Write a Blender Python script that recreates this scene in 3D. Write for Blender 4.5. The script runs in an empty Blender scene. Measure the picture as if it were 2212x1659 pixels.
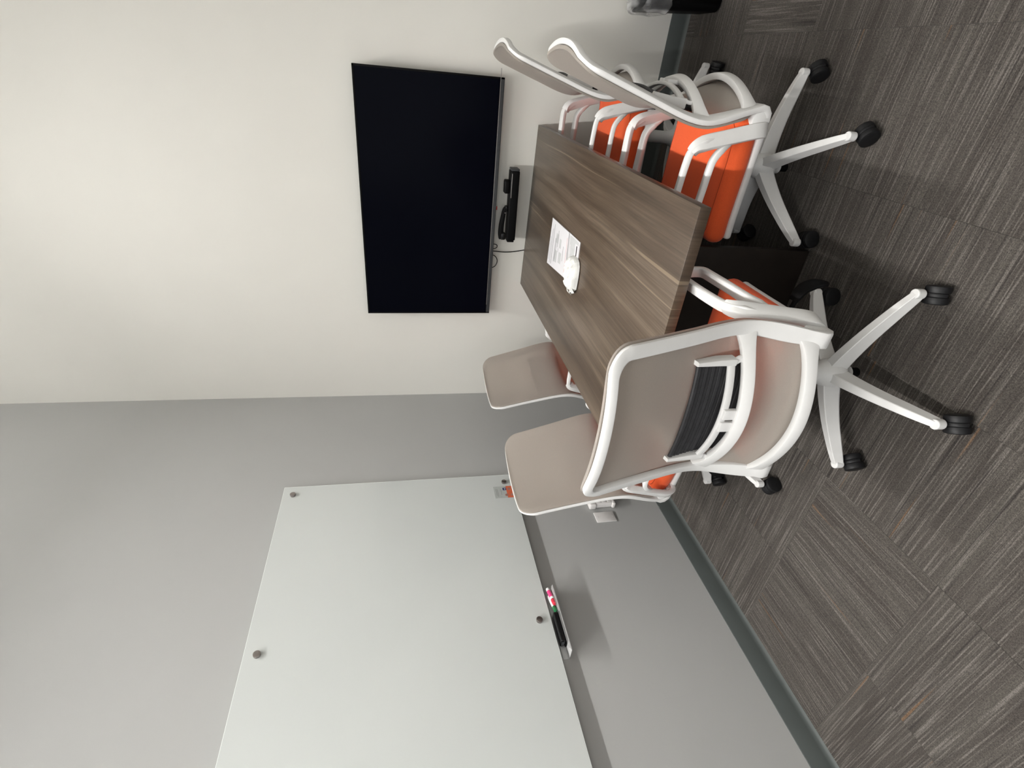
import bpy, bmesh, math, random
from mathutils import Vector, Matrix
random.seed(7)
R = math.radians
C = bpy.context.scene.collection
sc = bpy.context.scene

# ------------------------------------------------------------------ camera
F_PX, CAM = 1103.6253, Vector((2.0305, -3.0564, 1.5182))
YAW, PITCH, ROLL = -0.5698, -0.2173, -0.0191
w_ = Vector((math.sin(YAW) * math.cos(PITCH), math.cos(YAW) * math.cos(PITCH), math.sin(PITCH)))
r0 = Vector((math.cos(YAW), -math.sin(YAW), 0)); p0 = r0.cross(w_)
r_ = r0 * math.cos(ROLL) + p0 * math.sin(ROLL)
p_ = p0 * math.cos(ROLL) - r0 * math.sin(ROLL)
cam_d = bpy.data.cameras.new('camera'); cam = bpy.data.objects.new('camera', cam_d); C.objects.link(cam)
cam_d.sensor_fit = 'HORIZONTAL'; cam_d.sensor_width = 36.0; cam_d.lens = F_PX * 36.0 / 2212.0
cam_d.clip_start = 0.02
M = Matrix.Identity(4)
for i, ax in enumerate((-p_, r_, -w_)):          # the phone was held on its side: the room's up points to the left
    for j in range(3): M[j][i] = ax[j]
for j in range(3): M[j][3] = CAM[j]
cam.matrix_world = M
sc.camera = cam

# ------------------------------------------------------------------ light and exposure
world = bpy.data.worlds.new('world'); sc.world = world; world.use_nodes = True
world.node_tree.nodes['Background'].inputs[0].default_value = (0.9, 0.95, 1.0, 1)
world.node_tree.nodes['Background'].inputs[1].default_value = 0.05
sc.view_settings.view_transform = 'Standard'; sc.view_settings.look = 'None'
sc.view_settings.exposure = 0.0; sc.view_settings.gamma = 1.0
sc.view_settings.use_curve_mapping = False
LX, LZ = 1.28, 4.30                               # a row of two suspended linear lamps, high over the table and behind the viewer
LAMPS = [(-3.05, -0.70, 35.0, 97, 70.0), (-5.40, -3.50, 98.0, 120, 2.0)]      # y from, y to, watts down, spread, watts up
LAMP_LIGHTS = []
for y0, y1, dn, spr, upw in LAMPS:
    pair = []
    for en, sp, flip in ((dn, spr, 0), (upw, 180, 180)):
        la = bpy.data.lights.new('lamp_light', 'AREA'); la.shape = 'RECTANGLE'; la.size = 0.09; la.size_y = y1 - y0
        la.energy = en; la.color = (1.0, 0.985, 0.955); la.spread = R(sp)
        lo = bpy.data.objects.new('lamp_light', la); C.objects.link(lo)
        lo.location = (LX, (y0 + y1) / 2, LZ + (0.095 if flip else -0.003)); lo.rotation_euler = (R(flip), 0, 0); pair.append(lo)
    LAMP_LIGHTS.append(pair)
# broad soft fill light added behind the viewer to brighten faces turned that way
FRONT_W = 40.0
lf = bpy.data.lights.new('front_daylight', 'AREA'); lf.shape = 'RECTANGLE'; lf.size = 2.5; lf.size_y = 3.0; lf.energy = FRONT_W; lf.color = (0.97, 0.985, 1.0)
fo = bpy.data.objects.new('front_daylight', lf); C.objects.link(fo); fo.location = (1.40, -5.93, 1.75); fo.rotation_euler = (R(90), 0, 0)

# ------------------------------------------------------------------ helpers
def lin(c):
    c /= 255.0
    return c / 12.92 if c <= 0.04045 else ((c + 0.055) / 1.055) ** 2.4
def rgb(r, g, b): return (lin(r), lin(g), lin(b), 1)

class NT:
    def __init__(s, name):
        s.m = bpy.data.materials.new(name); s.m.use_nodes = True
        s.t = s.m.node_tree; s.b = s.t.nodes['Principled BSDF']
    def n(s, kind, **kw):
        o = s.t.nodes.new(kind)
        for k, v in kw.items(): setattr(o, k, v)
        return o
    def l(s, a, b): s.t.links.new(a, b)
    def setp(s, **kw):
        for k, v in kw.items(): s.b.inputs[k.replace('_', ' ')].default_value = v
    def coord(s, scale=(1, 1, 1), rot=(0, 0, 0)):
        tc = s.n('ShaderNodeTexCoord'); mp = s.n('ShaderNodeMapping')
        mp.inputs['Scale'].default_value = scale; mp.inputs['Rotation'].default_value = rot
        s.l(tc.outputs['Object'], mp.inputs['Vector']); return mp.outputs['Vector']
    def noise(s, vec, scale=1.0, detail=2.0, rough=0.5, w=None):
        o = s.n('ShaderNodeTexNoise'); o.inputs['Scale'].default_value = scale
        o.inputs['Detail'].default_value = detail; o.inputs['Roughness'].default_value = rough
        if w is not None:
            o.noise_dimensions = '4D'; s.l(w, o.inputs['W'])
        s.l(vec, o.inputs['Vector']); return o.outputs['Fac']
    def ramp(s, fac, stops):
        o = s.n('ShaderNodeValToRGB'); e = o.color_ramp.elements
        e[0].position, e[0].color = stops[0]; e[1].position, e[1].color = stops[-1]
        for p, c in stops[1:-1]:
            x = e.new(p); x.color = c
        s.l(fac, o.inputs['Fac']); return o.outputs['Color']
    def mix(s, fac, a, b, mode='MIX'):
        o = s.n('ShaderNodeMix', data_type='RGBA', blend_type=mode)
        if hasattr(fac, 'node'): s.l(fac, o.inputs[0])
        else: o.inputs[0].default_value = fac
        for v, i in ((a, 6), (b, 7)):
            if hasattr(v, 'node'): s.l(v, o.inputs[i])
            else: o.inputs[i].default_value = v
        return o.outputs[2]
    def bump(s, h, strength=0.2, dist=0.002):
        o = s.n('ShaderNodeBump'); o.inputs['Strength'].default_value = strength
        o.inputs['Distance'].default_value = dist
        s.l(h, o.inputs['Height']); s.l(o.outputs['Normal'], s.b.inputs['Normal'])

def plain(name, col, rough=0.5, spec=0.5, metal=0.0, var=0.04, nscale=60, bump=0.0, bscale=400):
    k = NT(name); k.setp(Roughness=rough, Metallic=metal, Specular_IOR_Level=spec)
    f = k.noise(k.coord(), nscale, 3)
    a = tuple(min(1, c * (1 - var)) for c in col[:3]) + (1,); b = tuple(min(1, c * (1 + var)) for c in col[:3]) + (1,)
    k.l(k.ramp(f, [(0.3, a), (0.7, b)]), k.b.inputs['Base Color'])
    if bump: k.bump(k.noise(k.coord(), bscale, 2), bump, 0.001)
    return k.m

MAT = {}
MAT['wall_warm'] = plain('warm_white_wall_paint', (0.775, 0.760, 0.715), 0.75, 0.3, 0, 0.01, 3, 0.12, 260)
MAT['wall_grey'] = plain('grey_wall_paint', (0.408, 0.410, 0.405), 0.7, 0.3, 0, 0.01, 3, 0.12, 260)
MAT['ceiling'] = plain('ceiling_paint', (0.75, 0.75, 0.74), 0.9, 0.2)
MAT['underlay'] = plain('carpet_backing', (0.03, 0.03, 0.03), 0.95, 0.1)
MAT['baseboard'] = plain('dark_grey_rubber_base', rgb(74, 79, 78), 0.55, 0.4, 0, 0.05, 8)
MAT['white'] = plain('white_chair_plastic', (0.69, 0.685, 0.678), 0.42, 0.45, 0, 0.01, 40, 0.05, 900)
MAT['black'] = plain('black_plastic', (0.0030, 0.0030, 0.0033), 0.5, 0.10, 0, 0.1)
MAT['black_gloss'] = plain('black_gloss_plastic', (0.004, 0.004, 0.0045), 0.25, 0.35, 0, 0.1)
MAT['dark_grey'] = plain('dark_grey_plastic', (0.035, 0.037, 0.040), 0.5, 0.4, 0, 0.1)
MAT['wheel'] = plain('caster_wheel_nylon', (0.007, 0.007, 0.008), 0.5, 0.3, 0, 0.1)
MAT['metal'] = plain('brushed_steel', (0.32, 0.29, 0.28), 0.28, 0.5, 1.0, 0.05, 200)
MAT['chrome'] = plain('grey_metal', (0.45, 0.45, 0.46), 0.3, 0.5, 1.0, 0.05, 200)
MAT['silver'] = plain('silver_strip', (0.30, 0.29, 0.28), 0.35, 0.5, 0.6, 0.03)
MAT['paper'] = plain('white_paper', (0.60, 0.59, 0.61), 0.8, 0.2, 0, 0.01)
MAT['tissue'] = plain('white_tissue', (0.64, 0.64, 0.62), 0.9, 0.1, 0, 0.02, 90, 0.5, 120)
MAT['print'] = plain('grey_print', (0.33, 0.33, 0.34), 0.8, 0.2, 0, 0.15, 300)
MAT['print_dark'] = plain('black_print', (0.012, 0.01, 0.012), 0.7, 0.2)
MAT['print_red'] = plain('red_print', (0.55, 0.22, 0.2), 0.8, 0.2)
MAT['print_panel'] = plain('pale_grey_print', (0.46, 0.465, 0.47), 0.8, 0.2)
MAT['card_grey'] = plain('card_grey', (0.42, 0.44, 0.43), 0.6, 0.3)
MAT['card_text'] = plain('card_text_grey', (0.24, 0.25, 0.24), 0.7, 0.3)
MAT['card_orange'] = plain('card_orange', (0.60, 0.13, 0.06), 0.6, 0.3)
MAT['card_blue'] = plain('card_blue', (0.02, 0.03, 0.12), 0.6, 0.3)
MAT['card_brown'] = plain('card_picture_brown', (0.34, 0.17, 0.14), 0.6, 0.3)
MAT['plate'] = plain('white_wall_plate', (0.70, 0.68, 0.67), 0.4, 0.4, 0, 0.01)
MAT['slot'] = plain('dark_slot', (0.02, 0.02, 0.02), 0.7, 0.2)
MAT['slot_grey'] = plain('grey_slot', (0.30, 0.29, 0.29), 0.7, 0.2)
MAT['tray'] = plain('clear_acrylic_grey', (0.45, 0.45, 0.45), 0.25, 0.5, 0, 0.03)
MAT['acrylic'] = plain('clear_acrylic', (0.55, 0.55, 0.55), 0.12, 0.5, 0, 0.02); MAT['acrylic'].node_tree.nodes['Principled BSDF'].inputs['Alpha'].default_value = 0.28
MAT['marker_white'] = plain('marker_white', (0.85, 0.85, 0.85), 0.35, 0.4)
MAT['marker_pink'] = plain('marker_pink_label', (0.78, 0.06, 0.22), 0.4, 0.4)
MAT['marker_red'] = plain('marker_red_cap', (0.62, 0.03, 0.06), 0.35, 0.5)
MAT['marker_green'] = plain('marker_green_cap', (0.02, 0.16, 0.06), 0.35, 0.5)
MAT['pedestal'] = plain('dark_brown_laminate', (0.016, 0.012, 0.010), 0.45, 0.35, 0, 0.2, 12)
MAT['red_tab'] = plain('red_tab', (0.25, 0.02, 0.02), 0.5, 0.3)

def mat_board():
    k = NT('back_painted_white_glass'); k.setp(Roughness=0.18, Specular_IOR_Level=0.35)
    f = k.noise(k.coord(), 2.0, 2)
    k.l(k.ramp(f, [(0.3, (0.565, 0.59, 0.583, 1)), (0.7, (0.58, 0.605, 0.597, 1))]), k.b.inputs['Base Color'])
    return k.m
MAT['board'] = mat_board()
MAT['board_edge'] = plain('polished_glass_edge', (0.86, 0.90, 0.88), 0.15, 0.5, 0, 0.01)

def mat_screen():
    k = NT('tv_screen'); k.setp(Roughness=0.20, Specular_IOR_Level=0.025)
    f = k.noise(k.coord(), 1.5, 1)
    k.l(k.ramp(f, [(0.3, (0.0012, 0.0015, 0.0040, 1)), (0.7, (0.0018, 0.0021, 0.0050, 1))]), k.b.inputs['Base Color'])
    return k.m
MAT['screen'] = mat_screen()

def mat_wood():
    k = NT('walnut_laminate'); k.setp(Roughness=0.36, Specular_IOR_Level=0.4)
    # gentle bend of the grain, then long streaks running along the table (object Y)
    warp = k.noise(k.coord((1.2, 1.2, 1)), 1.6, 1)
    tc = k.n('ShaderNodeTexCoord'); sx = k.n('ShaderNodeSeparateXYZ'); k.l(tc.outputs['Object'], sx.inputs[0])
    mul = k.n('ShaderNodeMath', operation='MULTIPLY_ADD'); k.l(warp, mul.inputs[0]); mul.inputs[1].default_value = 0.018
    k.l(sx.outputs['X'], mul.inputs[2])
    cb = k.n('ShaderNodeCombineXYZ'); k.l(mul.outputs[0], cb.inputs['X']); k.l(sx.outputs['Y'], cb.inputs['Y']); k.l(sx.outputs['Z'], cb.inputs['Z'])
    def grain(scale):
        mp = k.n('ShaderNodeMapping'); mp.inputs['Scale'].default_value = scale; k.l(cb.outputs[0], mp.inputs['Vector']); return mp.outputs['Vector']
    broad = k.ramp(k.noise(grain((13, 0.7, 1)), 1, 3), [(0.28, (0.0420, 0.0275, 0.0180, 1)), (0.5, (0.0800, 0.0570, 0.0395, 1)), (0.72, (0.1280, 0.0970, 0.0710, 1))])
    fine = k.ramp(k.noise(grain((150, 2.5, 1)), 1, 4, 0.65), [(0.3, (0.62, 0.62, 0.62, 1)), (0.7, (1.28, 1.28, 1.28, 1))])
    c = k.mix(1.0, broad, fine, 'MULTIPLY')
    pale = k.ramp(k.noise(grain((46, 0.5, 1)), 1, 0), [(0.755, (0, 0, 0, 1)), (0.785, (0.8, 0.8, 0.8, 1))])
    c = k.mix(pale, c, (0.17, 0.128, 0.088, 1))
    k.l(c, k.b.inputs['Base Color'])
    return k.m
MAT['wood'] = mat_wood()

def mat_fabric(name, col, alpha, weave=700.0, var=0.10):
    k = NT(name); k.setp(Roughness=0.9, Specular_IOR_Level=0.15, Sheen_Weight=0.15, Alpha=alpha)
    f = k.noise(k.coord(), weave, 2)
    a = tuple(c * (1 - var) for c in col) + (1,); b = tuple(c * (1 + var) for c in col) + (1,)
    k.l(k.ramp(f, [(0.3, a), (0.7, b)]), k.b.inputs['Base Color'])
    k.bump(f, 0.25, 0.0008)
    return k.m
MAT['mesh'] = mat_fabric('taupe_knit_mesh', (0.43, 0.390, 0.350), 1.0)
def make_translucent(m, col, f):
    t = m.node_tree; out = [n for n in t.nodes if n.type == 'OUTPUT_MATERIAL'][0]; b = t.nodes['Principled BSDF']
    tr = t.nodes.new('ShaderNodeBsdfRefraction'); tr.inputs['Color'].default_value = col; tr.inputs['Roughness'].default_value = 0.38; tr.inputs['IOR'].default_value = 1.25; mx = t.nodes.new('ShaderNodeMixShader'); mx.inputs[0].default_value = f
    t.links.new(b.outputs[0], mx.inputs[1]); t.links.new(tr.outputs[0], mx.inputs[2]); t.links.new(mx.outputs[0], out.inputs['Surface'])
make_translucent(MAT['mesh'], (0.86, 0.80, 0.75, 1), 0.40)
MAT['orange'] = mat_fabric('orange_upholstery', (0.70, 0.100, 0.028), 1.0, 500, 0.08)
MAT['seam'] = mat_fabric('orange_seam', (0.36, 0.045, 0.012), 1.0, 500, 0.08)

def mat_lumbar():
    k = NT('lumbar_pad_rubber'); k.setp(Roughness=0.55, Specular_IOR_Level=0.3)
    f = k.noise(k.coord(), 60, 2)
    k.l(k.ramp(f, [(0.3, (0.022, 0.022, 0.024, 1)), (0.7, (0.030, 0.030, 0.033, 1))]), k.b.inputs['Base Color'])
    return k.m
MAT['lumbar'] = mat_lumbar()

def mat_carpet():
    k = NT('striped_carpet_tile'); k.setp(Roughness=0.95, Specular_IOR_Level=0.08, Sheen_Weight=0.1)
    oi = k.n('ShaderNodeObjectInfo'); m = k.n('ShaderNodeMath', operation='MULTIPLY'); m.inputs[1].default_value = 57.0
    k.l(oi.outputs['Random'], m.inputs[0]); W = m.outputs[0]
    broad = k.noise(k.coord((1.1, 16, 1)), 1, 2, 0.5, W)
    base = k.ramp(broad, [(0.30, (0.044, 0.038, 0.034, 1)), (0.5, (0.056, 0.050, 0.045, 1)), (0.70, (0.069, 0.063, 0.056, 1))])
    seg = k.noise(k.coord((3.6, 190, 1)), 1, 2.5, 0.6, W)
    light = k.ramp(seg, [(0.50, (0, 0, 0, 1)), (0.66, (1, 1, 1, 1))])
    c = k.mix(light, base, (0.120, 0.110, 0.101, 1))
    dk = k.noise(k.coord((2.2, 120, 2)), 1, 1.0, 0.5, W)
    dark = k.ramp(dk, [(0.60, (0, 0, 0, 1)), (0.72, (1, 1, 1, 1))])
    c = k.mix(dark, c, (0.033, 0.029, 0.027, 1))
    org = k.noise(k.coord((2.0, 75, 3)), 1, 0, 0.5, W)
    om = k.ramp(org, [(0.745, (0, 0, 0, 1)), (0.785, (0.55, 0.55, 0.55, 1))])
    c = k.mix(om, c, (0.15, 0.080, 0.036, 1))
    loops = k.noise(k.coord((1, 1, 1)), 300, 3, 0.7, W)
    lp = k.ramp(loops, [(0.32, (0.45, 0.45, 0.45, 1)), (0.68, (1.55, 1.53, 1.50, 1))])
    c = k.mix(1.0, c, lp, 'MULTIPLY')
    k.l(c, k.b.inputs['Base Color'])
    k.bump(loops, 0.5, 0.003)
    return k.m
MAT['carpet'] = mat_carpet()

def mat_liner():
    k = NT('clear_bin_liner'); k.setp(Roughness=0.25, Specular_IOR_Level=0.6, Alpha=0.35)
    f = k.noise(k.coord((1, 1, 0.6), (0.3, 0.5, 0)), 11, 1.5)
    k.l(k.ramp(f, [(0.35, (0.30, 0.30, 0.31, 1)), (0.65, (0.75, 0.75, 0.75, 1))]), k.b.inputs['Base Color'])
    k.l(k.ramp(f, [(0.44, (0.22, 0.22, 0.22, 1)), (0.60, (0.85, 0.85, 0.85, 1))]), k.b.inputs['Alpha'])
    k.bump(f, 0.7, 0.02); return k.m
MAT['liner'] = mat_liner()

def mat_glow():
    k = NT('lamp_diffuser'); k.setp(Emission_Strength=6.0)
    k.b.inputs['Base Color'].default_value = (0.9, 0.9, 0.9, 1); k.b.inputs['Emission Color'].default_value = (1, 0.965, 0.91, 1)
    return k.m
MAT['glow'] = mat_glow()
MAT['frosted'] = plain('frosted_daylight_glass', (0.10, 0.12, 0.13), 0.4, 0.4)  # for the added window at the front fill light

# ---- mesh building
def bm_new(): return bmesh.new()
def rbox(bm, cen, size, bev=0.0, seg=2, rot=None):
    t = bmesh.new(); bmesh.ops.create_cube(t, size=1.0)
    bmesh.ops.scale(t, vec=size, verts=t.verts)
    if bev: bmesh.ops.bevel(t, geom=t.edges[:], offset=bev, segments=seg, profile=0.5, affect='EDGES')
    if rot: bmesh.ops.transform(t, matrix=rot.to_4x4(), verts=t.verts)
    bmesh.ops.translate(t, vec=cen, verts=t.verts); merge(bm, t)
def merge(bm, t):
    me = bpy.data.meshes.new('tmp'); t.to_mesh(me); t.free(); bm.from_mesh(me); bpy.data.meshes.remove(me)
def cyl(bm, a, b, r, r2=None, n=20, bev=0.0):
    a, b = Vector(a), Vector(b); d = b - a; t = bmesh.new()
    bmesh.ops.create_cone(t, cap_ends=True, segments=n, radius1=r, radius2=r if r2 is None else r2, depth=d.length)
    if bev: bmesh.ops.bevel(t, geom=[e for e in t.edges if len(e.link_faces) == 2 and e.calc_face_angle() > 1.0], offset=bev, segments=2, profile=0.5, affect='EDGES')
    q = Vector((0, 0, 1)).rotation_difference(d.normalized())
    bmesh.ops.transform(t, matrix=Matrix.Translation((a + b) / 2) @ q.to_matrix().to_4x4(), verts=t.verts); merge(bm, t)
def lathe(bm, prof, cen=(0, 0, 0), n=28):
    rows = []
    for r, z in prof:
        rows.append([bm.verts.new((cen[0] + r * math.cos(2 * math.pi * i / n), cen[1] + r * math.sin(2 * math.pi * i / n), cen[2] + z)) for i in range(n)])
    for a, b in zip(rows, rows[1:]):
        for i in range(n): bm.faces.new((a[i], a[(i + 1) % n], b[(i + 1) % n], b[i]))
    bm.faces.new(rows[0][::-1]); bm.faces.new(rows[-1])
def section(w, d, rad, k=2):
    rad = min(rad, w / 2 * 0.98, d / 2 * 0.98); out = []
    for cx, cy, a0 in ((1, 1, 0), (-1, 1, 90), (-1, -1, 180), (1, -1, 270)):
        for i in range(k + 1):
            a = R(a0 + 90 * i / k); out.append((cx * (w / 2 - rad) + rad * math.cos(a), cy * (d / 2 - rad) + rad * math.sin(a)))
    return out
def sweep(bm, P, B, W, D, rad=0.006, closed=False, k=2):
    """rounded-rectangle section swept along P; B = width direction per point (or one vector)."""
    n = len(P); P = [Vector(p) for p in P]
    if isinstance(B, Vector): B = [B] * n
    if not isinstance(W, (list, tuple)): W = [W] * n
    if not isinstance(D, (list, tuple)): D = [D] * n
    rows = []
    for i in range(n):
        a = P[i - 1] if (i or closed) else P[i]; b = P[(i + 1) % n] if (i < n - 1 or closed) else P[i]
        T = (b - a).normalized(); bb = (B[i] - T * B[i].dot(T)).normalized(); N = bb.cross(T).normalized()
        rows.append([bm.verts.new(P[i] + bb * x + N * y) for x, y in section(W[i], D[i], rad, k)])
    m = len(rows[0])
    for i in range(n if closed else n - 1):
        a, b = rows[i], rows[(i + 1) % n]
        for j in range(m): bm.faces.new((a[j], a[(j + 1) % m], b[(j + 1) % m], b[j]))
    if not closed: bm.faces.new(rows[0][::-1]); bm.faces.new(rows[-1])
def spline(pts, n):
    """Catmull-Rom through pts, n points out (tuples of any length)."""
    P = [pts[0]] + list(pts) + [pts[-1]]; out = []; s = len(pts) - 1
    for q in range(n):
        t = q / (n - 1) * s; i = min(int(t), s - 1); t -= i
        a, b, c, d = P[i], P[i + 1], P[i + 2], P[i + 3]
        out.append(tuple(0.5 * (2 * b[k] + (c[k] - a[k]) * t + (2 * a[k] - 5 * b[k] + 4 * c[k] - d[k]) * t * t + (3 * b[k] - a[k] - 3 * c[k] + d[k]) * t ** 3) for k in range(len(b))))
    return out
def pillow(bm, h, r, mid=(6, 6, 1), m=4, fn=None, cen=(0, 0, 0)):
    """box of half-size h with edges rounded by r; fn reshapes each vertex."""
    t = bmesh.new()
    def ticks(H, k):
        c = [-H + r * (1 - math.cos(math.pi / 2 * i / m)) for i in range(m)]
        mids = [-(H - r) + 2 * (H - r) * i / k for i in range(k + 1)]
        return c + mids + [-x for x in c[::-1]]
    ax = [ticks(h[i], mid[i]) for i in range(3)]
    for u, v, w in ((0, 1, 2), (1, 2, 0), (2, 0, 1)):
        for s in (-1, 1):
            g = []
            for a in ax[u]:
                row = []
                for b in ax[v]:
                    p = [0, 0, 0]; p[u], p[v], p[w] = a, b, s * h[w]
                    inn = Vector([max(-(h[i] - r), min(h[i] - r, p[i])) for i in range(3)]); d = Vector(p) - inn
                    row.append(t.verts.new(inn + d.normalized() * r))
                g.append(row)
            for i in range(len(g) - 1):
                for j in range(len(g[0]) - 1):
                    q = (g[i][j], g[i + 1][j], g[i + 1][j + 1], g[i][j + 1])
                    t.faces.new(q if s > 0 else q[::-1])
    bmesh.ops.remove_doubles(t, verts=t.verts, dist=1e-5)
    for v in t.verts:
        if fn: v.co = fn(v.co)
        v.co += Vector(cen)
    merge(bm, t)
def mesh(name, bm, mat, smooth=35):
    me = bpy.data.meshes.new(name)
    bmesh.ops.remove_doubles(bm, verts=bm.verts, dist=1e-6)
    bmesh.ops.recalc_face_normals(bm, faces=bm.faces); bm.to_mesh(me); bm.free()
    for m in (mat if isinstance(mat, (list, tuple)) else [mat]): me.materials.append(MAT[m])
    if smooth:
        me.shade_smooth(); me.set_sharp_from_angle(angle=R(smooth))
    return me
def obj(name, me, parent=None, loc=None, rot=None):
    o = bpy.data.objects.new(name, me); C.objects.link(o)
    if parent: o.parent = parent
    if loc: o.location = loc
    if rot: o.rotation_euler = rot
    return o
def thing(name, label, cat, loc=(0, 0, 0), rot=(0, 0, 0), group=None):
    o = bpy.data.objects.new(name, None); C.objects.link(o); o.empty_display_size = 0.05
    o.location = loc; o.rotation_euler = rot; tag(o, label, cat, group); return o
def tag(o, label, cat, group=None):
    o['label'] = label; o['category'] = cat
    if group: o['group'] = group
    return o
def struct(o): o['kind'] = 'structure'; return o
def box_mesh(name, cen, size, mat, bev=0.0, seg=2):
    bm = bm_new(); rbox(bm, cen, size, bev, seg); return mesh(name, bm, mat)

# ------------------------------------------------------------------ room shell
RX, RY, RZ = 2.80, -6.00, 4.75
struct(obj('wall_back', box_mesh('wall_back', (RX / 2, 0.06, RZ / 2), (RX + 0.4, 0.12, RZ), 'wall_warm')))
struct(obj('wall_left', box_mesh('wall_left', (-0.06, RY / 2, RZ / 2), (0.12, -RY, RZ), 'wall_grey')))
struct(obj('wall_right', box_mesh('wall_right', (RX + 0.06, RY / 2, RZ / 2), (0.12, -RY, RZ), 'wall_warm')))
struct(obj('wall_front', box_mesh('wall_front', (RX / 2, RY - 0.06, RZ / 2), (RX + 0.4, 0.12, RZ), 'wall_grey')))
struct(obj('ceiling', box_mesh('ceiling', (RX / 2, RY / 2, RZ + 0.06), (RX + 0.4, -RY + 0.3, 0.12), 'ceiling')))
floor = struct(obj('floor', box_mesh('floor', (RX / 2, RY / 2, -0.056), (RX + 0.4, -RY + 0.3, 0.10), 'underlay')))

# carpet tiles, laid by the wall lines; most run across the room, a few are turned
TS, X0, Y0 = 0.457, -0.037, -0.100
def tile_mesh(sx, sy):
    bm = bm_new(); rbox(bm, (0, 0, -0.003), (sx - 0.0004, sy - 0.0004, 0.006), 0.0007, 1); return mesh('carpet_tile', bm, 'carpet', 0)
tiles = {}
turned = {(0, 5), (1, 5), (5, 2), (1, 3), (0, 2), (2, 1), (5, 0), (3, 9), (2, 7), (0, 8)}
for i in range(7):
    for j in range(14):
        xa, xb = max(0.0, X0 + i * TS), min(RX, X0 + (i + 1) * TS)
        yb, ya = min(0.0, Y0 - (j - 1) * TS), max(RY, Y0 - j * TS)
        if xb - xa < 0.02 or yb - ya < 0.02: continue
        tu = (i, j) in turned
        sx, sy = round(xb - xa, 4), round(yb - ya, 4)
        key = (sy, sx) if tu else (sx, sy)
        if key not in tiles: tiles[key] = tile_mesh(*key)
        obj('carpet_tile', tiles[key], floor, ((xa + xb) / 2, (ya + yb) / 2, random.uniform(-0.0003, 0.0003)), (0, 0, R(90) if tu else R(180) * (i % 2)))

# rubber cove base: flat face with a curved toe
def cove(name, a, b, nrm):
    prof = [(0.0, 0.096), (0.004, 0.0965), (0.0055, 0.094), (0.0055, 0.022), (0.0075, 0.011), (0.012, 0.004), (0.0175, 0.0015), (0.019, 0.0), (0.0, 0.0)]
    bm = bm_new(); a, b, nrm = Vector(a), Vector(b), Vector(nrm)
    ra = [bm.verts.new(a + nrm * x + Vector((0, 0, z))) for x, z in prof]; rb = [bm.verts.new(b + nrm * x + Vector((0, 0, z))) for x, z in prof]
    for i in range(len(prof)): bm.faces.new((ra[i], ra[(i + 1) % len(prof)], rb[(i + 1) % len(prof)], rb[i]))
    bm.faces.new(ra[::-1]); bm.faces.new(rb)
    return struct(obj(name, mesh(name, bm, 'baseboard', 50)))
cove('baseboard_left', (0, RY, 0), (0, 0, 0), (1, 0, 0))
cove('baseboard_back', (0, 0, 0), (RX, 0, 0), (0, -1, 0))
cove('baseboard_right', (RX, 0, 0), (RX, RY, 0), (-1, 0, 0))

# suspended linear lamp (above the frame): the room's light
for (y0, y1, dn, spr, upw), pair, lab in zip(LAMPS, LAMP_LIGHTS, ('long slim white pendant lamp hanging high over the conference table', 'long slim white pendant lamp hanging high behind the viewer')):
    lamp = thing('linear_pendant_lamp', lab, 'lamp', (LX, (y0 + y1) / 2, LZ), group='pendant lamps in a row')
    for l_ in pair: l_.parent = lamp; l_.location = l_.location - lamp.location
    bm = bm_new(); rbox(bm, (0, 0, 0.045), (0.11, y1 - y0 + 0.04, 0.085), 0.004); obj('housing', mesh('housing', bm, 'white'), lamp)
    obj('diffuser', box_mesh('diffuser', (0, 0, 0.0015), (0.095, y1 - y0, 0.003), 'glow'), lamp)
    for y in (-0.8, 0.8):
        bm = bm_new(); cyl(bm, (0, y, 0.085), (0, y, RZ - LZ), 0.0025, n=8); obj('suspension_cable', mesh('suspension_cable', bm, 'chrome'), lamp)

# unseen window added on the front wall to go with the fill light
wn = struct(thing('window_1', 'x', 'x', (1.40, -5.965, 1.75)))
for k in ('label', 'category'): del wn[k]
obj('pane', box_mesh('pane', (0, 0, 0), (2.5, 0.01, 3.0), 'frosted'), wn)
for x in (-1.27, 0.0, 1.27): obj('window_frame', box_mesh('window_frame', (x, 0.0, 0), (0.05, 0.06, 3.1), 'black', 0.003), wn)
for z in (-1.525, 0.3, 1.525): obj('window_frame', box_mesh('window_frame', (0, 0, z), (2.59, 0.06, 0.05), 'black', 0.003), wn)

# ------------------------------------------------------------------ television
TVW, TVH = 1.308, 0.752
tv = thing('television', 'large flat black television hung on the warm white wall above the table', 'television', (0.660 + TVW / 2, 0, 0.953 + TVH / 2), (0, R(-0.8), 0))
bm = bm_new(); rbox(bm, (0, -0.057, 0), (TVW, 0.026, TVH), 0.003); obj('housing', mesh('housing', bm, 'black'), tv)
obj('screen', box_mesh('screen', (0, -0.0705, 0.008), (TVW - 0.018, 0.002, TVH - 0.034), 'screen'), tv)
bm = bm_new()
rbox(bm, (-TVW / 2 + 0.0045, -0.0712, 0), (0.009, 0.003, TVH), 0.001); rbox(bm, (TVW / 2 - 0.0045, -0.0712, 0), (0.009, 0.003, TVH), 0.001)
rbox(bm, (0, -0.0712, TVH / 2 - 0.0045), (TVW, 0.003, 0.009), 0.001); obj('bezel', mesh('bezel', bm, 'black'), tv)
obj('bottom_bezel', box_mesh('bottom_bezel', (0, -0.0712, -TVH / 2 + 0.010), (TVW, 0.003, 0.020), 'dark_grey', 0.001), tv)
obj('silver_trim', box_mesh('silver_trim', (0.05, -0.0735, -TVH / 2 + 0.021), (TVW - 0.02, 0.002, 0.003), 'silver', 0.0006), tv)
obj('wall_mount', box_mesh('wall_mount', (0, -0.022, 0), (0.50, 0.044, 0.40), 'black', 0.004), tv)
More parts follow.
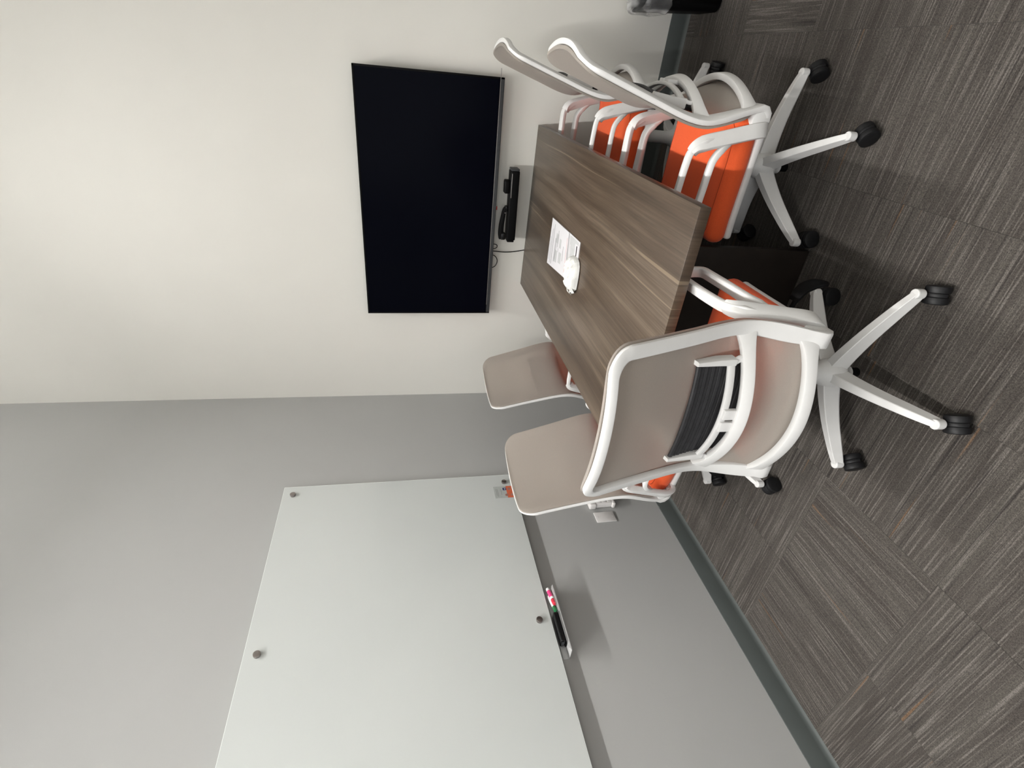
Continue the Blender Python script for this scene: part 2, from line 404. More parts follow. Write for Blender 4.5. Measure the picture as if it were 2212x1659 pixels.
obj('indicator_tab', box_mesh('indicator_tab', (0.005, -0.066, -TVH / 2 - 0.003), (0.02, 0.008, 0.008), 'red_tab', 0.001), tv)
def cable(name, label, pts, r=0.0028):
    bm = bm_new(); q = spline(pts, 26); sweep(bm, q, Vector((0.1, 1, 0.05)), 2 * r, 2 * r, r, k=2)
    o = obj(name, mesh(name, bm, 'black')); return tag(o, label, 'cable')
cable('power_cord', 'thin black cord hanging straight from the television down behind the table', [(1.056, -0.018, 1.0), (1.055, -0.018, 0.93), (1.050, -0.012, 0.86), (1.056, -0.0062, 0.79), (1.070, -0.0060, 0.72), (1.076, -0.0060, 0.64), (1.08, -0.012, 0.45), (1.08, -0.028, 0.20), (1.09, -0.030, 0.06)])
cable('cable_loop', 'small tight loop of black cable under the television, nearer the video bar', [(1.07, -0.02, 0.99), (1.072, -0.02, 0.935), (1.083, -0.02, 0.918), (1.097, -0.02, 0.925), (1.10, -0.02, 0.96), (1.10, -0.02, 1.0)], 0.0024)
cable('cable_loop', 'longer drooping loop of black cable under the television, farther from the video bar', [(1.04, -0.02, 1.0), (1.03, -0.02, 0.935), (1.005, -0.02, 0.912), (0.98, -0.02, 0.912), (0.955, -0.02, 0.93), (0.94, -0.02, 0.99)], 0.0024)

# ------------------------------------------------------------------ video bar on the wall under the television
vb = thing('video_conference_bar', 'black video conference bar on the wall between television and table', 'video bar', (1.345, -0.075, 0.862), (0, R(-1.5), 0))
bm = bm_new(); rbox(bm, (0, 0, 0), (0.385, 0.075, 0.050), 0.006, 3); obj('body', mesh('body', bm, 'black'), vb)
obj('end_cap', box_mesh('end_cap', (0.198, 0, 0), (0.012, 0.070, 0.046), 'dark_grey', 0.003), vb)
obj('end_cap', box_mesh('end_cap', (-0.198, 0, 0.001), (0.012, 0.066, 0.040), 'black', 0.003), vb)
obj('front_trim', box_mesh('front_trim', (0.115, -0.0385, 0.018), (0.13, 0.002, 0.004), 'silver', 0.0006), vb)
obj('wall_bracket', box_mesh('wall_bracket', (0, 0.055, -0.005), (0.20, 0.038, 0.03), 'black', 0.002), vb)
bm = bm_new(); rbox(bm, (0.105, 0.0, 0.039), (0.072, 0.05, 0.030), 0.007, 3); obj('camera_module', mesh('camera_module', bm, 'black'), vb)
hs = thing('telephone_handset', 'black curved handset lying on top of the video bar', 'handset', (1.255, -0.07, 0.8905), (0, R(-1.5), 0))
bm = bm_new(); q = spline([(0.075, 0, 0.004), (0.06, 0, 0.012), (0.02, 0, 0.018), (-0.03, 0, 0.024), (-0.075, 0, 0.024), (-0.10, 0, 0.018)], 18)
sweep(bm, q, Vector((0, 1, 0)), 0.036, [0.016 + 0.018 * (i / 17) for i in range(18)], 0.006); obj('grip', mesh('grip', bm, 'black'), hs)
obj('earpiece', box_mesh('earpiece', (0.072, 0, 0.002), (0.03, 0.036, 0.014), 'black_gloss', 0.004), hs)
obj('mouthpiece', box_mesh('mouthpiece', (-0.088, 0, 0.012), (0.04, 0.04, 0.028), 'black_gloss', 0.006), hs)
obj('light', box_mesh('light', (0.05, -0.019, 0.010), (0.006, 0.002, 0.004), 'silver', 0.0005), hs)

# ------------------------------------------------------------------ glass whiteboard and what hangs around it
WY, WZ0, WZ1, WL = -0.9045, 0.8991, 2.1172, 1.83
gb = thing('glass_whiteboard', 'large frameless white glass board on standoffs on the grey wall', 'whiteboard', (0, WY - WL / 2, (WZ0 + WZ1) / 2))
bm = bm_new(); rbox(bm, (0.025, 0, 0), (0.009, WL, WZ1 - WZ0), 0.0012, 1); obj('glass_panel', mesh('glass_panel', bm, 'board'), gb)
bm = bm_new(); H, hw = WZ1 - WZ0, WL / 2
rbox(bm, (0.0255, 0, H / 2 + 0.0003), (0.0075, WL, 0.0016)); rbox(bm, (0.0255, 0, -H / 2 - 0.0003), (0.0075, WL, 0.0016))
rbox(bm, (0.0255, hw + 0.0003, 0), (0.0075, 0.0016, H)); rbox(bm, (0.0255, -hw - 0.0003, 0), (0.0075, 0.0016, H)); obj('polished_edge', mesh('polished_edge', bm, 'board_edge'), gb)
bm = bm_new(); cyl(bm, (0.0006, 0, 0), (0.020, 0, 0), 0.009, n=14); cyl(bm, (0.0295, 0, 0), (0.041, 0, 0), 0.0140, n=28, bev=0.0015); stand = mesh('standoff', bm, 'metal')
for y in (-0.966, -1.820, -2.670):
    for z in (2.068, 0.950): obj('standoff', stand, gb, (0, y - (WY - WL / 2), z - (WZ0 + WZ1) / 2))

cd = thing('info_card', 'small grey and orange printed card stuck low on the glass board', 'card', (0.0305, -1.042, 0.945))
obj('sheet', box_mesh('sheet', (0.0006, 0, 0.0375), (0.0012, 0.088, 0.070), 'card_grey'), cd)
obj('orange_field', box_mesh('orange_field', (0.0006, 0, -0.028), (0.0012, 0.088, 0.061), 'card_orange'), cd)
for y, z, s in ((0.0, 0.060, 0.052), (-0.004, 0.053, 0.058), (0.0, 0.033, 0.045)):
    obj('text_line', box_mesh('text_line', (0.0014, y, z), (0.0004, s, 0.0022), 'card_text'), cd)
obj('blue_mark', box_mesh('blue_mark', (0.0014, 0.022, 0.012), (0.0004, 0.018, 0.020), 'card_blue', 0), cd)
obj('white_mark', box_mesh('white_mark', (0.0017, 0.022, 0.010), (0.0003, 0.006, 0.008), 'paper', 0), cd)
for y, z in ((-0.024, 0.006), (0.022, -0.014), (-0.024, -0.026)):
    bm = bm_new(); cyl(bm, (0.0012, y, z), (0.0018, y, z), 0.009, n=14); obj('picture', mesh('picture', bm, 'card_brown', 0), cd)

# marker tray with two markers and an eraser
ty0, ty1 = -1.985, -1.675
tr = thing('marker_tray', 'slim grey marker tray fixed to the wall under the glass board', 'tray', (0, (ty0 + ty1) / 2, 0.858))
L = ty1 - ty0
obj('shelf', box_mesh('shelf', (0.032, 0, 0.0), (0.064, L, 0.003), 'tray', 0.0005), tr)
bm = bm_new(); pr = [(0.0, -L / 2), (0.0, L / 2), (0.022, L / 2), (0.022, -L / 2 + 0.02)]
lipv = [[bm.verts.new((x, y, z)) for y, z in ((-L / 2 + 0.004, -0.0015), (L / 2 - 0.004, -0.0015), (L / 2 - 0.010, 0.010), (-L / 2 + 0.014, 0.010))] for x in (0.0625, 0.0655)]
bm.faces.new(lipv[0]); bm.faces.new(lipv[1][::-1])
for i in range(4): bm.faces.new((lipv[0][i], lipv[0][(i + 1) % 4], lipv[1][(i + 1) % 4], lipv[1][i]))
obj('front_lip', mesh('front_lip', bm, 'acrylic', 0), tr)
obj('back_plate', box_mesh('back_plate', (0.0015, 0, 0.012), (0.003, L, 0.027), 'tray', 0.0005), tr)
def marker(label, a, b, cap, lab):
    a, b = Vector(a), Vector(b); d = (b - a).normalized(); LN = (b - a).length
    t = thing('dry_erase_marker', label, 'marker', a, group='markers in the tray'); q = Vector((0, 0, 1)).rotation_difference(d); t.rotation_mode = 'QUATERNION'; t.rotation_quaternion = q
    bm = bm_new(); lathe(bm, [(0.0055, 0), (0.008, 0.003), (0.0085, 0.01), (0.0085, LN * 0.64), (0.0078, LN * 0.65), (0.0078, LN * 0.69)], n=20); obj('barrel', mesh('barrel', bm, 'marker_white'), t)
    if lab:
        bm = bm_new(); lathe(bm, [(0.0084, LN * 0.18), (0.0088, LN * 0.18), (0.0088, LN * 0.56), (0.0084, LN * 0.56)], n=20); obj('label', mesh('label', bm, lab), t)
    bm = bm_new(); lathe(bm, [(0.0086, LN * 0.69), (0.0092, LN * 0.70), (0.0088, LN * 0.93), (0.0070, LN * 0.94), (0.0045, LN * 0.95), (0.0045, LN)], n=20); obj('cap', mesh('cap', bm, cap), t)
marker('white marker with pink label and red cap in the wall tray', (0.026, -1.668, 0.8745), (0.054, -1.770, 0.8695), 'marker_red', 'marker_pink')
marker('white marker with green cap in the wall tray, beside the eraser', (0.016, -1.700, 0.8745), (0.043, -1.798, 0.8695), 'marker_green', None)
er = thing('board_eraser', 'black felt board eraser lying in the marker tray', 'eraser', (0.037, -1.872, 0.8597))
bm = bm_new(); pillow(bm, (0.022, 0.066, 0.0105), 0.005, (2, 4, 1), 3, None, (0, 0, 0.0185)); obj('grip', mesh('grip', bm, 'black_gloss'), er)
obj('felt_pad', box_mesh('felt_pad', (0, 0, 0.004), (0.046, 0.137, 0.008), 'black', 0.002), er)
obj('end_label', box_mesh('end_label', (0, -0.0665, 0.019), (0.022, 0.002, 0.012), 'dark_grey', 0.0005), er)

# wall tap with six outlets, and a blank plate
tp = thing('outlet_tap', 'white six-outlet power tap plugged into the grey wall behind a chair', 'outlet', (0, -1.140, 0.432))
bm = bm_new(); pillow(bm, (0.017, 0.046, 0.058), 0.008, (1, 4, 4), 3, None, (0.019, 0, -0.012))
pillow(bm, (0.018, 0.054, 0.020), 0.009, (1, 4, 1), 3, None, (0.020, -0.001, 0.056)); pillow(bm, (0.018, 0.053, 0.010), 0.007, (1, 4, 1), 3, None, (0.020, -0.001, -0.066))
obj('body', mesh('body', bm, 'plate'), tp)
for y in (0.021, -0.021):
    for k, z in enumerate((0.020, -0.012, -0.044)):
        f = obj('outlet', box_mesh('outlet', (0.0365, y, z), (0.002, 0.032, 0.027), 'plate', 0.0008), tp)
        bm = bm_new(); rbox(bm, (0.0376, y - 0.006, z + 0.003), (0.001, 0.002, 0.008)); rbox(bm, (0.0376, y + 0.006, z + 0.003), (0.001, 0.002, 0.009)); cyl(bm, (0.0371, y, z - 0.007), (0.0381, y, z - 0.007), 0.0025, n=8)
        obj('slot', mesh('slot', bm, 'slot_grey'), f)
obj('switch', box_mesh('switch', (0.0385, 0.012, 0.052), (0.002, 0.008, 0.012), 'slot', 0.0005), tp)
obj('ridge', box_mesh('ridge', (0.0385, -0.002, 0.064), (0.0015, 0.07, 0.004), 'plate', 0.0006), tp)
bp = thing('blank_wall_plate', 'blank white cover plate on the grey wall below the board', 'wall plate', (0, -1.252, 0.436))
obj('plate', box_mesh('plate', (0.003, 0, 0), (0.006, 0.069, 0.113), 'plate', 0.002), bp)
for z in (0.042, -0.042):
    bm = bm_new(); cyl(bm, (0.0055, 0, z), (0.0068, 0, z), 0.0035, n=12); obj('screw', mesh('screw', bm, 'plate'), bp)

# ------------------------------------------------------------------ table
TX0, TX1, TY0, TY1, TZ = 0.8483, 1.7684, -1.8119, -0.012, 0.7446
tcx, tcy = (TX0 + TX1) / 2, (TY0 + TY1) / 2
tb = thing('conference_table', 'rectangular walnut-grain conference table with a dark pedestal, its end against the wall', 'table', (tcx, tcy, 0))
bm = bm_new(); rbox(bm, (0, 0, TZ - 0.0165), (TX1 - TX0, TY1 - TY0, 0.033), 0.0016, 2); obj('tabletop', mesh('tabletop', bm, 'wood'), tb)
px, py = 0.242, 0.51
obj('end_panel', box_mesh('end_panel', (0, -py + 0.015, 0.3555), (2 * px, 0.030, 0.711), 'pedestal', 0.002), tb)
obj('end_panel', box_mesh('end_panel', (0, py - 0.015, 0.3555), (0.34, 0.030, 0.711), 'pedestal', 0.002), tb)
obj('centre_panel', box_mesh('centre_panel', (0, 0, 0.36), (0.028, 2 * py - 0.062, 0.70), 'pedestal', 0.001), tb)

# papers and tissues on the table
def sheet(t, name, pts, z, mat, th=0.0012):
    bm = bm_new(); a = [bm.verts.new((x, y, z)) for x, y in pts]; b = [bm.verts.new((x, y, z + th)) for x, y in pts]
    bm.faces.new(a[::-1]); bm.faces.new(b); n = len(pts)
    for i in range(n): bm.faces.new((a[i], a[(i + 1) % n], b[(i + 1) % n], b[i]))
    return obj(name, mesh(name, bm, mat, 0), t)
def bil(q, u, v):
    a, b, c, d = [Vector(p) for p in q]; return (a * (1 - u) + b * u) * (1 - v) + (d * (1 - u) + c * u) * v
def quad(q, u0, u1, v0, v1): return [tuple(bil(q, u, v)) for u, v in ((u0, v0), (u1, v0), (u1, v1), (u0, v1))]
Q1 = [(1.174, -0.543), (1.405, -0.538), (1.413, -0.822), (1.207, -0.852)]           # back-left, back-right, front-right, front-left
ip = thing('instruction_sheet', 'white printed instruction sheet lying flat on the walnut table', 'paper', (0, 0, TZ + 0.0004))
sheet(ip, 'page', Q1, 0, 'paper', 0.004)
for (u0, u1, v0, v1) in [(0.10, 0.62, 0.05, 0.065), (0.05, 0.80, 0.12, 0.14), (0.05, 0.92, 0.20, 0.225), (0.14, 0.66, 0.33, 0.36), (0.20, 0.74, 0.385, 0.41), (0.50, 0.86, 0.46, 0.485), (0.42, 0.50, 0.52, 0.535),
                         (0.16, 0.42, 0.36, 0.50), (0.58, 0.78, 0.36, 0.50), (0.20, 0.44, 0.58, 0.72), (0.52, 0.72, 0.56, 0.66), (0.30, 0.62, 0.78, 0.80)]:
    sheet(ip, 'text_block', quad(Q1, u0, u1, v0, v1), 0.0043 if v1 - v0 < 0.05 else 0.00405, 'print' if v1 - v0 < 0.05 else 'print_panel', 0.0002)
sheet(ip, 'red_line', quad(Q1, 0.10, 0.86, 0.945, 0.955), 0.00405, 'print_red', 0.0002)
Q2 = [(1.211, -0.862), (1.414, -0.831), (1.417, -0.982), (1.222, -1.000)]
cp = thing('printed_card', 'white card with a grey panel and black bar, partly under the tissues', 'paper', (0, 0, TZ + 0.0004))
sheet(cp, 'card', Q2, 0, 'paper', 0.003)
sheet(cp, 'grey_panel', quad(Q2, 0.02, 0.97, 0.06, 0.92)[0:4], 0.00305, 'print_panel', 0.0002)
sheet(cp, 'white_border', quad(Q2, 0.02, 0.78, 0.14, 0.20), 0.0034, 'paper', 0.0002)
sheet(cp, 'white_border', quad(Q2, 0.02, 0.90, 0.64, 0.97), 0.0034, 'paper', 0.0002)
sheet(cp, 'black_bar', quad(Q2, 0.02, 0.87, 0.76, 0.83), 0.0037, 'print_dark', 0.0002)
# crumpled tissue bundle
ts = thing('tissue_bundle', 'crumpled white tissues lying on the corner of the printed card', 'tissues', (1.278, -0.968, TZ + 0.004), (0, 0, R(4)))
random.seed(3)
bm = bm_new(); NU, NV = 26, 22; rows = []
for i in range(NU + 1):
    a = 2 * math.pi * i / NU; row = []
    for j in range(NV + 1):
        rr = j / NV; c, s = math.cos(a), math.sin(a)
        k = (abs(c) ** 3.2 + abs(s) ** 3.2) ** (-1 / 3.2)
        x = 0.070 * k * rr * c; y = 0.070 * k * rr * s
        z = 0.027 + 0.004 * math.sin(70 * x + 3) * math.cos(90 * y) + 0.004 * math.sin(150 * y + 80 * x) + 0.003 * math.sin(260 * x - 120 * y)
        z *= (1 - rr ** 12)
        if c < -0.4: x -= 0.016 * rr * abs(math.sin(5 * a)); 
        row.append(bm.verts.new((x, y, max(0.0, z))))
    rows.append(row)
for i in range(NU):
    for j in range(NV): bm.faces.new((rows[i][j], rows[i + 1][j], rows[i + 1][j + 1], rows[i][j + 1]))
obj('wrapped_stack', mesh('wrapped_stack', bm, 'tissue', 0), ts)
for k, (x, y, ang) in enumerate(((-0.075, 0.02, 30), (-0.072, -0.022, -10), (-0.068, -0.050, -40), (-0.070, 0.045, 60))):
    bm = bm_new(); a = R(ang); d = Vector((-math.cos(a), -math.sin(a), 0)); n = Vector((d.y, -d.x, 0)); p = Vector((x, y, 0.006))
    v = [bm.verts.new(q) for q in (p + n * 0.014, p + d * 0.016 + n * 0.004 + Vector((0, 0, 0.008)), p + d * 0.030 + Vector((0, 0, -0.003)), p + d * 0.012 - n * 0.008 + Vector((0, 0, 0.010)), p - n * 0.014, p - d * 0.012 + Vector((0, 0, 0.012)))]
    for f in ((0, 1, 5), (1, 2, 5), (2, 3, 5), (3, 4, 5)): bm.faces.new([v[i] for i in f])
    o = obj('tissue_fold', mesh('tissue_fold', bm, 'tissue', 0), ts)
    m = o.modifiers.new('thick', 'SOLIDIFY'); m.thickness = 0.001

# ------------------------------------------------------------------ office chairs
PROF = [(0.437, -0.205, 0.214), (0.52, -0.182, 0.218), (0.60, -0.158, 0.223), (0.654, -0.150, 0.224), (0.72, -0.160, 0.220), (0.82, -0.190, 0.213), (0.95, -0.230, 0.207), (1.058, -0.264, 0.204)]
PF = spline(PROF, 120)
def stile(z):
    z = max(PF[0][0], min(PF[-1][0], z))
    for a, b in zip(PF, PF[1:]):
        if a[0] <= z <= b[0]:
            t = (z - a[0]) / max(1e-9, b[0] - a[0]); return a[1] + (b[1] - a[1]) * t, a[2] + (b[2] - a[2]) * t
    return PF[-1][1], PF[-1][2]
def interp(tab, z):
    if z <= tab[0][0]: return tab[0][1]
    for a, b in zip(tab, tab[1:]):
        if z <= b[0]:
            t = (z - a[0]) / (b[0] - a[0]); t = t * t * (3 - 2 * t); return a[1] + (b[1] - a[1]) * t
    return tab[-1][1]
ZB, ZT, RC = 0.490, 1.051, 0.050
def bow(u): return 1 - abs(u) ** 2.2
def back_frame():
    bm = bm_new(); P, B, Wd, Dp = [], [], [], []
    half = []
    hook = [(0.210, -0.128, 0.446), (0.212, -0.146, 0.437), (0.214, -0.168, 0.434), (0.216, -0.187, 0.438), (0.2175, -0.198, 0.449), (0.218, -0.200, 0.464)]
    for h in hook: half.append((Vector(h), Vector((1, 0, 0)), 0.046, 0.022))
    n = 30
    for i in range(n + 1):
        z = 0.482 + (ZT - RC - 0.482) * i / n; y, w = stile(z)
        k = 0.034 + 0.012 * math.exp(-((z - 0.55) / 0.09) ** 2); w += 0.005; f = min(1, max(0, (z - 0.50) / 0.12)); half.append((Vector((w, y, z)), Vector((1, 0.36 * f, 0)).normalized(), k, 0.018))
    yT, wT = stile(ZT)
    for i in range(1, 7):
        a = R(90 * i / 7); z = ZT - RC + RC * math.sin(a); x = stile(z)[1] - RC + RC * math.cos(a)
        x += 0.005; y = stile(z)[0] - 0.045 * bow(x / wT) if x < wT else stile(z)[0]; half.append((Vector((x, y, z)), Vector((math.cos(a), 0.36 * math.cos(a), math.sin(a))).normalized(), 0.034 - 0.011 * i / 7, 0.018))
    top = []
    for i in range(0, 25):
        x = (wT + 0.005 - RC) * (1 - 2 * i / 24); top.append((Vector((x, yT - 0.045 * bow(x / wT), ZT)), Vector((0, 0, 1)), 0.023, 0.018))
    other = [(Vector((-p.x, p.y, p.z)), Vector((-b.x, b.y, b.z)), w, d) for p, b, w, d in half[::-1]]
    allp = half + top + other
    sweep(bm, [a[0] for a in allp], [a[1] for a in allp], [a[2] for a in allp], [a[3] for a in allp], 0.0045)
    # crossbar behind the lumbar and the lower rail, both bowed to the rear
    for zc, bw, wd, dp in ((0.651, 0.098, 0.032, 0.022), (ZB, 0.080, 0.032, 0.022)):
        y0, w0 = stile(zc); pts = []; Ws = []; Ds = []
        for i in range(33):
            u = 1 - 2 * i / 32; pts.append((w0 * u, y0 + 0.003 - bw * (1 - abs(u) ** 1.9), zc)); Ws.append(wd + 0.028 * abs(u) ** 9); Ds.append(dp - 0.011 * abs(u) ** 14)
        sweep(bm, pts, Vector((0, 0.35, 1)) if zc > 0.6 else Vector((0, 0.15, 1)), Ws, Ds, 0.0045)
    for s in (-1, 1):          # scroll caps where the frame turns under the seat
        cyl(bm, (s * 0.192, -0.166, 0.458), (s * 0.238, -0.166, 0.458), 0.029, n=20, bev=0.004)
    return mesh('back_frame', bm, 'white', 40)
def back_panel():
    bm = bm_new(); z0, z1, rr, NU, NVv = 0.470, 1.064, 0.058, 20, 40
    btab = [(0.47, 0.070), (0.56, 0.050), (0.66, 0.030), (0.80, 0.036), (0.95, 0.044), (1.06, 0.047)]
    def pt(u, v, front):
        z = z0 + (z1 - z0) * v; y, w = stile(z); w += 0.021
        d = min(z1 - z, z - z0); hw = w - (rr - math.sqrt(max(0, rr * rr - (rr - d) ** 2)) if d < rr else 0)
        x = hw * u; b = interp(btab, z); y = y - b * bow(x / w)
        return (x, y + (0.026 if front else 0.015) - (0.004 * abs(u) ** 10 if front else 0), z)
    G = []
    vs = [0.5 - 0.5 * math.cos(math.pi * j / NVv) for j in range(NVv + 1)]; us = [math.sin(math.pi / 2 * (2 * i / NU - 1)) for i in range(NU + 1)]
    for fr in (True, False): G.append([[bm.verts.new(pt(u, v, fr)) for u in us] for v in vs])
    for g in G:
        for j in range(NVv):
            for i in range(NU): bm.faces.new((g[j][i], g[j][i + 1], g[j + 1][i + 1], g[j + 1][i]))
    a, b = G
    for j in range(NVv):
        for i in (0, NU): bm.faces.new((a[j][i], a[j + 1][i], b[j + 1][i], b[j][i]))
    for i in range(NU):
        for j in (0, NVv): bm.faces.new((a[j][i], a[j][i + 1], b[j][i + 1], b[j][i]))
    return mesh('back_mesh', bm, 'mesh', 50)
def lumbar_pad():
    bm = bm_new(); NX = 16
    for k in range(14):
        z = 0.625 + k * 0.0125; pts = []
        for i in range(NX + 1):
            u = 1 - 2 * i / NX; x = 0.142 * u; y0, w0 = stile(z); pts.append((x, y0 - 0.036 * bow(x / w0) + 0.004 - (0.0012 if k % 2 else 0), z))
        sweep(bm, pts, Vector((0, 0, 1)), 0.0135, 0.010, 0.003, k=1)
    return mesh('lumbar_pad', bm, 'lumbar', 40)
def lumbar_bracket():
    bm = bm_new(); pts = []
    for i in range(21):
        u = 1 - 2 * i / 20; pts.append((0.150 * u, -0.190 - 0.038 * (1 - u * u), 0.694))
    sweep(bm, pts, Vector((0, 0, 1)), 0.020, 0.012, 0.004)
    for s in (-1, 1):
        sweep(bm, [(s * 0.152, -0.184, 0.684), (s * 0.152, -0.186, 0.73), (s * 0.152, -0.198, 0.798)], Vector((1, 0, 0)), [0.020, 0.018, 0.012], [0.030, 0.030, 0.022], 0.004)
        sweep(bm, [(s * 0.150, -0.192, 0.690), (s * 0.158, -0.188, 0.672), (s * 0.166, -0.190, 0.652)], Vector((1, 0, 0)), 0.018, 0.012, 0.004)
        rbox(bm, (s * 0.019, -0.234, 0.680), (0.030, 0.014, 0.040), 0.003, 2)
    return mesh('lumbar_bracket', bm, 'white', 40)
SZ = 0.510
def seat_fn(c):
    z = c.z
    if z > 0: z += 0.010 * (1 - min(1, abs(c.x) / 0.22) ** 2) * (1 - min(1, abs(c.y) / 0.24) ** 2) - 0.008
    if c.y > 0.10: z -= 0.55 * (c.y - 0.10) ** 2
    if c.y < -0.12: z += 0.10 * (-0.12 - c.y)
    x = c.x * (1 - 0.05 * max(0, (-c.y - 0.05)) / 0.2)
    return Vector((x, c.y, z))
def seat():
    bm = bm_new(); pillow(bm, (0.232, 0.206, 0.042), 0.036, (8, 8, 1), 5, seat_fn, (0, 0.030, SZ - 0.038)); return mesh('seat', bm, 'orange', 60)
def seam():
    bm = bm_new(); hx, hy, r = 0.204, 0.180, 0.03; P = []
    for cx, cy, a0 in ((1, 1, 0), (-1, 1, 90), (-1, -1, 180), (1, -1, 270)):
        for i in range(6):
            a = R(a0 + 18 * i); P.append((cx * (hx - r) + r * math.cos(a), cy * (hy - r) + r * math.sin(a)))
    Q = []
    for i in range(len(P)):
        a, b = P[i], P[(i + 1) % len(P)]; n = max(1, int(math.hypot(b[0] - a[0], b[1] - a[1]) / 0.03))
        for k in range(n): Q.append((a[0] + (b[0] - a[0]) * k / n, a[1] + (b[1] - a[1]) * k / n))
    pts = []
    for x, y in Q:
        e = max(0, abs(x) - 0.196, abs(y) - 0.170); v = seat_fn(Vector((x, y, 0.042 - (0.036 - math.sqrt(max(0, 0.036 ** 2 - e * e))))))
        pts.append((v.x, v.y + 0.030, v.z + SZ - 0.038 + 0.0002))
    sweep(bm, pts, Vector((0.01, 0.02, 1)), 0.0022, 0.0022, 0.0008, closed=True, k=1); return mesh('seam', bm, 'seam', 60)
def seat_pan():
    bm = bm_new(); pillow(bm, (0.222, 0.190, 0.014), 0.012, (6, 6, 1), 3, lambda c: Vector((c.x, c.y, c.z - (0.5 * (c.y - 0.10) ** 2 if c.y > 0.10 else 0))), (0, 0.028, SZ - 0.088)); return mesh('seat_pan', bm, 'white', 50)
def armrest(s):
    bm = bm_new()
    lat = Vector((s * 0.020, 0.0, -0.070)); lu = lat.normalized()
    inner = spline([(0.2495, -0.112, 0.568), (0.249, -0.097, 0.620), (0.248, -0.081, 0.650), (0.248, -0.064, 0.668), (0.247, -0.040, 0.675), (0.243, 0.04, 0.677), (0.241, 0.140, 0.678), (0.242, 0.160, 0.677)], 22)
    front = spline([(0.242, 0.160, 0.677), (0.245, 0.182, 0.670), (0.250, 0.192, 0.650), (0.255, 0.190, 0.628), (0.260, 0.176, 0.610), (0.262, 0.158, 0.606)], 12)[1:-1]
    outer = spline([(0.262, 0.158, 0.606), (0.263, 0.10, 0.604), (0.264, 0.04, 0.602), (0.264, -0.02, 0.600), (0.262, -0.048, 0.594), (0.257, -0.074, 0.575), (0.252, -0.096, 0.545)], 24)
    pts = [Vector((s * p[0], p[1], p[2])) for p in inner + front + outer]; n = len(pts); B = []
    for i in range(n):
        T = (pts[min(n - 1, i + 1)] - pts[max(0, i - 1)]).normalized()
        Np = lu.cross(Vector((0, 1, 0))).normalized()
        if s < 0: Np = -Np
        B.append(T.cross(Np) if T.cross(Np).length > 0.1 else lu)
    sweep(bm, pts, B, [0.019 - 0.008 * max(0, 1 - min(i, n - 1 - i) / 4) for i in range(n)], [0.031 - 0.021 * max(0, 1 - min(i, n - 1 - i) / 4) for i in range(n)], 0.0045)
    # the upright plate and the foot that curls under the seat
    st = spline([(0.2475, -0.060, 0.668), (0.2485, -0.078, 0.655), (0.2490, -0.092, 0.625), (0.2495, -0.108, 0.570), (0.2495, -0.124, 0.515), (0.2490, -0.136, 0.470), (0.243, -0.140, 0.445), (0.226, -0.140, 0.430), (0.180, -0.136, 0.426)], 30)
    sp = [Vector((s * p[0], p[1], p[2])) for p in st]; wd = [0.029 + 0.017 * min(1, i / 6) for i in range(30)]
    up_ = [Vector((s * 0.55, 0.62, -0.25)).lerp(Vector((s * 0.30, 0.95, 0.0)), min(1, i / 24)).normalized() for i in range(30)]
    sweep(bm, sp, up_, wd, [0.033 - 0.011 * min(1, i / 14) for i in range(30)], 0.005)
    return mesh('armrest', bm, 'white', 45)
def mechanism():
    bm = bm_new(); rbox(bm, (0, -0.01, SZ - 0.128), (0.17, 0.26, 0.055), 0.012, 3); rbox(bm, (0, -0.130, SZ - 0.100), (0.35, 0.030, 0.026), 0.008, 3); rbox(bm, (0, 0.0, SZ - 0.105), (0.30, 0.05, 0.02), 0.006, 2); return mesh('tilt_mechanism', bm, 'dark_grey', 40)
def lever():
    bm = bm_new(); sweep(bm, spline([(0.07, 0.03, 0.385), (0.18, 0.035, 0.375), (0.235, 0.04, 0.362)], 10), Vector((0, 1, 0)), 0.014, 0.012, 0.005)
    sweep(bm, spline([(0.225, 0.045, 0.366), (0.262, 0.045, 0.350), (0.285, 0.03, 0.325), (0.290, 0.015, 0.30)], 10), Vector((0, 1, 0.2)), [0.03, 0.036, 0.040, 0.042, 0.042, 0.042, 0.040, 0.036, 0.030, 0.02], 0.012, 0.005)
    return mesh('height_lever', bm, 'black', 40)
def gas_lift():
    bm = bm_new(); lathe(bm, [(0.010, 0.056), (0.0150, 0.060), (0.0155, 0.115), (0.0155, 0.36), (0.014, 0.40)], n=24); return mesh('gas_lift', bm, 'black', 40)
def hub():
    bm = bm_new(); lathe(bm, [(0.0160, 0.098), (0.0225, 0.096), (0.0235, 0.110), (0.034, 0.122), (0.044, 0.138), (0.049, 0.160), (0.045, 0.188), (0.036, 0.204), (0.029, 0.216), (0.0275, 0.250), (0.0275, 0.330), (0.020, 0.332)], n=32); return mesh('base_hub', bm, 'white', 40)
